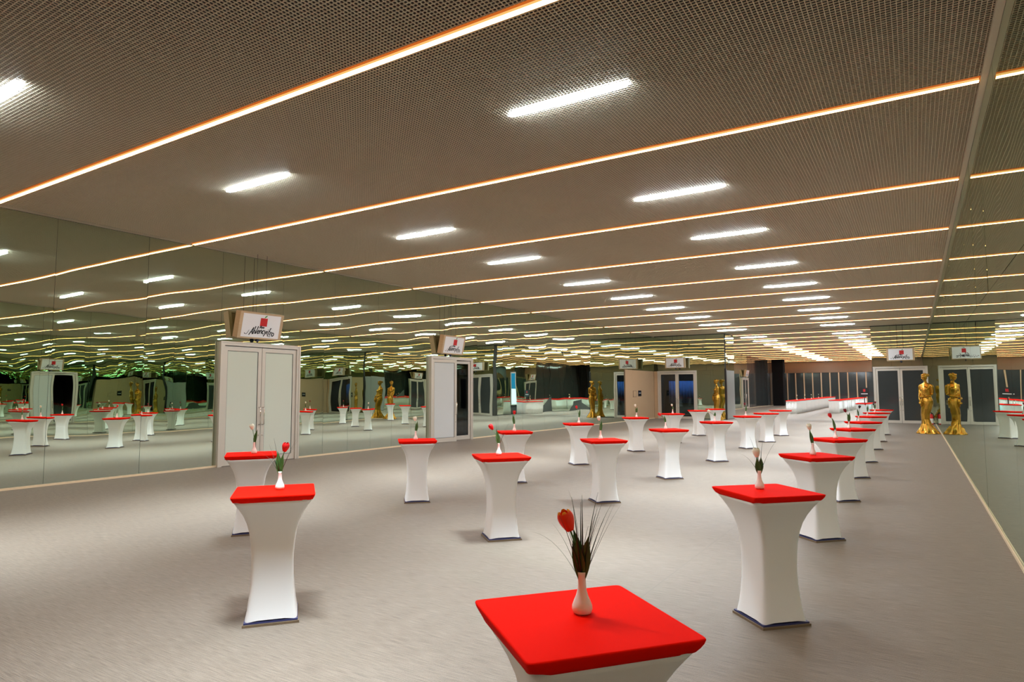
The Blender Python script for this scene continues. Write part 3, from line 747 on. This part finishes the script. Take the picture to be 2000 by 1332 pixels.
put('L6', 0.0, 0.0, 'tul_w', 'small white tulip before the smoked glass door', lean=-0.02, stem=0.13, leaves=1, seed=20)

# ------------------------------------------------------------------ gold statue
def statue_mesh():
    b = MB(); N = 40
    # (z, cx, cy, rx, ry, fold)
    prof = [(0.00, 0.02, 0.0, 0.46, 0.42, 0.09), (0.05, 0.02, 0.0, 0.45, 0.41, 0.10), (0.14, 0.015, 0, 0.38, 0.35, 0.11), (0.28, 0.0, 0, 0.29, 0.28, 0.10),
            (0.45, -0.03, 0, 0.205, 0.20, 0.07), (0.66, -0.06, -0.01, 0.170, 0.17, 0.04), (0.90, -0.055, -0.02, 0.185, 0.175, 0.02), (1.15, -0.005, -0.01, 0.225, 0.20, 0.015),
            (1.40, 0.04, 0.0, 0.245, 0.205, 0.01), (1.52, 0.040, 0.0, 0.24, 0.20, 0.0), (1.66, 0.012, 0, 0.222, 0.175, 0.0), (1.78, 0.0, 0, 0.20, 0.155, 0.0),
            (1.90, -0.005, -0.005, 0.205, 0.16, 0), (2.02, -0.005, -0.02, 0.205, 0.175, 0), (2.12, -0.005, -0.015, 0.21, 0.165, 0), (2.22, -0.003, 0.0, 0.225, 0.125, 0),
            (2.29, 0, 0.005, 0.21, 0.10, 0), (2.345, 0, 0.01, 0.12, 0.085, 0), (2.38, 0, 0.008, 0.068, 0.066, 0), (2.46, -0.005, -0.005, 0.060, 0.060, 0), (2.52, -0.01, -0.012, 0.06, 0.065, 0)]
    rings = []
    for z, cx, cy, rx, ry, fo in prof:
        rings.append([(cx + rx*cos(2*pi*i/N)*(1 + fo*sin(9*2*pi*i/N + z*2.5)), cy + ry*sin(2*pi*i/N)*(1 + fo*sin(9*2*pi*i/N + z*2.5)), z) for i in range(N)])
    b.loft(rings)
    # bust
    for s in (-1, 1): b.ellip((s*0.085 - 0.005, -0.125, 2.07), (0.085, 0.08, 0.09))
    # sash of folds over the bust and hip
    b.tube([(0.22, 0.02, 1.60), (0.12, -0.16, 1.66), (-0.04, -0.185, 1.78), (-0.16, -0.12, 1.92), (-0.19, 0.0, 2.02)], [0.03, 0.035, 0.035, 0.035, 0.02], 8)
    b.tube([(-0.10, -0.20, 1.62), (-0.13, -0.22, 1.40), (-0.15, -0.20, 1.25)], [0.03, 0.045, 0.02], 8)
    # arms: both bent, forearms across the waist
    b.tube([(0.20, 0.01, 2.27), (0.255, 0.015, 2.20), (0.27, 0.02, 2.02), (0.265, 0.01, 1.83), (0.225, -0.09, 1.765), (0.13, -0.185, 1.735), (0.02, -0.235, 1.72)],
           [0.06, 0.068, 0.060, 0.052, 0.05, 0.042, 0.033], 10)
    b.tube([(-0.20, 0.01, 2.27), (-0.25, 0.01, 2.19), (-0.262, 0.0, 2.02), (-0.25, -0.03, 1.84), (-0.215, -0.14, 1.72), (-0.19, -0.22, 1.62), (-0.17, -0.24, 1.55)],
           [0.06, 0.066, 0.058, 0.052, 0.048, 0.042, 0.033], 10)
    # hands
    b.ellip((-0.035, -0.245, 1.72), (0.055, 0.025, 0.042)); b.ellip((-0.168, -0.245, 1.50), (0.040, 0.026, 0.055))
    for k in range(4):
        b.tube([(-0.07, -0.25, 1.745-0.021*k), (-0.115-0.006*(k in (1, 2)), -0.245, 1.742-0.021*k), (-0.15-0.01*(k in (1, 2)), -0.225, 1.735-0.021*k)], [0.0135, 0.012, 0.010], 6)
        b.tube([(-0.20+0.021*k, -0.25, 1.46), (-0.202+0.021*k, -0.262, 1.415-0.006*(k in (1, 2))), (-0.198+0.02*k, -0.252, 1.375-0.01*(k in (1, 2)))], [0.0135, 0.012, 0.010], 6)
    b.tube([(-0.03, -0.255, 1.755), (-0.06, -0.27, 1.785), (-0.085, -0.265, 1.80)], [0.016, 0.014, 0.011], 6)
    b.tube([(-0.135, -0.25, 1.52), (-0.115, -0.262, 1.48), (-0.11, -0.262, 1.45)], [0.016, 0.014, 0.011], 6)
    # head turned to her right, chin low
    R = Matrix.Rotation(radians(-35), 3, 'Z') @ Matrix.Rotation(radians(14), 3, 'X')
    hc = Vector((-0.015, -0.03, 2.625))
    def H(p): return hc + R @ Vector(p)
    b.ellip(hc, (0.098, 0.122, 0.150), 18, 12, R)
    b.ellip(H((0, -0.045, -0.075)), (0.070, 0.082, 0.085), 14, 9, R)          # jaw
    b.tube([H((0, -0.112, 0.03)), H((0, -0.132, -0.01)), H((0, -0.150, -0.035)), H((0, -0.120, -0.046))], [0.012, 0.016, 0.021, 0.012], 8)
    for s in (-1, 1):
        b.ellip(H((s*0.042, -0.106, 0.012)), (0.021, 0.014, 0.012), 10, 6, R)
        b.tube([H((s*0.015, -0.121, 0.036)), H((s*0.045, -0.116, 0.044)), H((s*0.075, -0.092, 0.034))], 0.009, 6)
        b.ellip(H((s*0.098, 0.005, -0.01)), (0.014, 0.026, 0.036), 10, 6, R)
    b.ellip(H((0, -0.122, -0.083)), (0.028, 0.014, 0.009), 10, 6, R); b.ellip(H((0, -0.119, -0.100)), (0.023, 0.014, 0.009), 10, 6, R)
    # hair: cap, swept roll, bun at the back
    b.ellip(H((0, 0.028, 0.062)), (0.128, 0.140, 0.125), 20, 12, R)
    for s in (-1, 1): b.ellip(H((s*0.085, 0.0, 0.03)), (0.045, 0.10, 0.085), 12, 8, R)
    b.ellip(H((0.02, -0.055, 0.115)), (0.105, 0.070, 0.055), 14, 8, R)
    b.ellip(H((0, 0.165, 0.05)), (0.085, 0.080, 0.080), 14, 9, R); b.ellip(H((0, 0.125, 0.04)), (0.07, 0.08, 0.07), 14, 9, R)
    me = b.mesh('statue_raw', MM['gold'], True)
    o = bpy.data.objects.new('statue_raw', me); COL.objects.link(o)
    r = o.modifiers.new('r', 'REMESH'); r.mode = 'VOXEL'; r.voxel_size = 0.011; r.use_smooth_shade = True
    s = o.modifiers.new('s', 'SMOOTH'); s.factor = 0.5; s.iterations = 2
    dg = bpy.context.evaluated_depsgraph_get()
    out = bpy.data.meshes.new_from_object(o.evaluated_get(dg)); out.name = 'gold_statue'
    bpy.data.objects.remove(o)
    out.materials.clear(); out.materials.append(MM['gold'])
    out.polygons.foreach_set('use_smooth', [True]*len(out.polygons))
    return out
SM = statue_mesh()
tag(obj('statue', SM, None, (0.42, 35.9, 0), (0, 0, radians(-24))), 'gold statue of a gowned woman standing against the right mirrors', 'statue', 'gold statues')
tag(obj('statue', SM, None, (-11.62, 45.3, 0), (0, 0, radians(-60))), 'gold statue of a gowned woman at the free end of the left end wall', 'statue', 'gold statues')

# fire extinguisher in the corner behind the statue
t = thing('fire_extinguisher', 'red and white fire extinguisher on the floor behind the right statue', 'extinguisher', (0.76, 45.5, 0))
part('body', MB().lathe([(0.085, 0), (0.09, 0.01), (0.09, 0.50), (0.075, 0.55), (0.03, 0.59), (0.025, 0.62)], 20), MM['exred'], t, True)
part('label_band', MB().lathe([(0.0915, 0.06), (0.0915, 0.34)], 20, cap0=False, cap1=False), MM['exwhite'], t, True, label='white label band')
part('valve', MB().box(-0.03, 0.03, -0.12, 0.05, 0.62, 0.68), MM['black'], t)
part('hose', MB().tube([(0, -0.05, 0.65), (0.1, -0.06, 0.6), (0.115, -0.03, 0.4), (0.11, -0.02, 0.2)], 0.012, 8), MM['black'], t, True)

# ------------------------------------------------------------------ far hall: column, buffet, black board
struct('wall_column', MB().box(-15.9, -14.6, 90.4, 91.7, 0, 4.35).box(-15.95, -14.55, 90.35, 91.75, 4.35, HC+0.05), [MM['blackm']], label='black square column in the far hall')

def buffet_mesh(L, D=0.85, H=1.12):
    c = MB(); r0_, r1_ = [], []
    per = []
    n1, n2 = int(L/0.06), int(D/0.06)
    for i in range(n1): per.append((-L/2 + L*i/n1, -D/2, 0, -1))
    for i in range(n2): per.append((L/2, -D/2 + D*i/n2, 1, 0))
    for i in range(n1): per.append((L/2 - L*i/n1, D/2, 0, 1))
    for i in range(n2): per.append((-L/2, D/2 - D*i/n2, -1, 0))
    rings = []
    for z, amp in ((0.01, 0.022), (0.5, 0.016), (H-0.06, 0.006), (H-0.03, 0.0)):
        rings.append([(x + nx*amp*sin(k*1.55), y + ny*amp*sin(k*1.55), z) for k, (x, y, nx, ny) in enumerate(per)])
    c.loft(rings, True, True)
    t = MB().box(-L/2-0.03, L/2+0.03, -D/2-0.03, D/2+0.03, H-0.029, H+0.015)
    return c.mesh('skirt', MM['white'], True), t.mesh('top_cloth', MM['red'])
BS, BT = buffet_mesh(2.9)
def buffet(x, y, rz, label):
    t = thing('buffet_table', label, 'table', (x, y, 0), rz, 'skirted buffet tables in the far hall')
    obj('skirt', BS, t)['label'] = 'white pleated skirt'; obj('top_cloth', BT, t)['label'] = 'red top cloth'
for k in range(11):
    buffet(-9.1 - 0.02*k, 61.5 + 3.1*k, pi/2, 'white skirted buffet table with red top in the far hall left line, %s along' % ORD[k])
for k in range(8):
    buffet(-6.1 + 0.10*k, 64.8 + 3.1*k, pi/2, 'white skirted buffet table with red top in the far hall right line, %s along' % ORD[k])
buffet(-3.0, 50.6, pi/2, 'white skirted table with red top just behind the right end wall')
t = thing('menu_board', 'black menu board with red mark on the table behind the end wall', 'sign', (-2.95, 50.2, 1.136))
part('foot', MB().box(-0.2, 0.2, -0.1, 0.1, 0, 0.03), MM['black'], t)
part('post', MB().box(-0.025, 0.025, -0.01, 0.01, 0.03, 0.46), MM['black'], t)
bd = part('board', MB().box(-0.32, 0.32, -0.02, 0.02, -0.01, 0.60), MM['black'], t, loc=(0, 0, 0.45))
part('red_mark', MB().box(-0.07, 0.07, -0.024, -0.02, 0.32, 0.50), MM['logo'], bd)
part('lettering', MB().box(-0.2, 0.2, -0.024, -0.02, 0.16, 0.21), MM['panel'], bd, label='pale line of lettering')
for k, (x, y, c_) in enumerate(((-9.2, 64.0, 'tul_w'), (-9.2, 69.0, 'tul_w'), (-9.25, 74.0, 'tul_w'), (-9.25, 80.0, 'tul_w'))):
    vase_tulip(None, 0, 0, c_, 'far white tulip on the buffet, %s along' % ORD[k], lean=0.0, stem=0.2, leaves=1, seed=40+k, pos=(x, y), z=1.137)
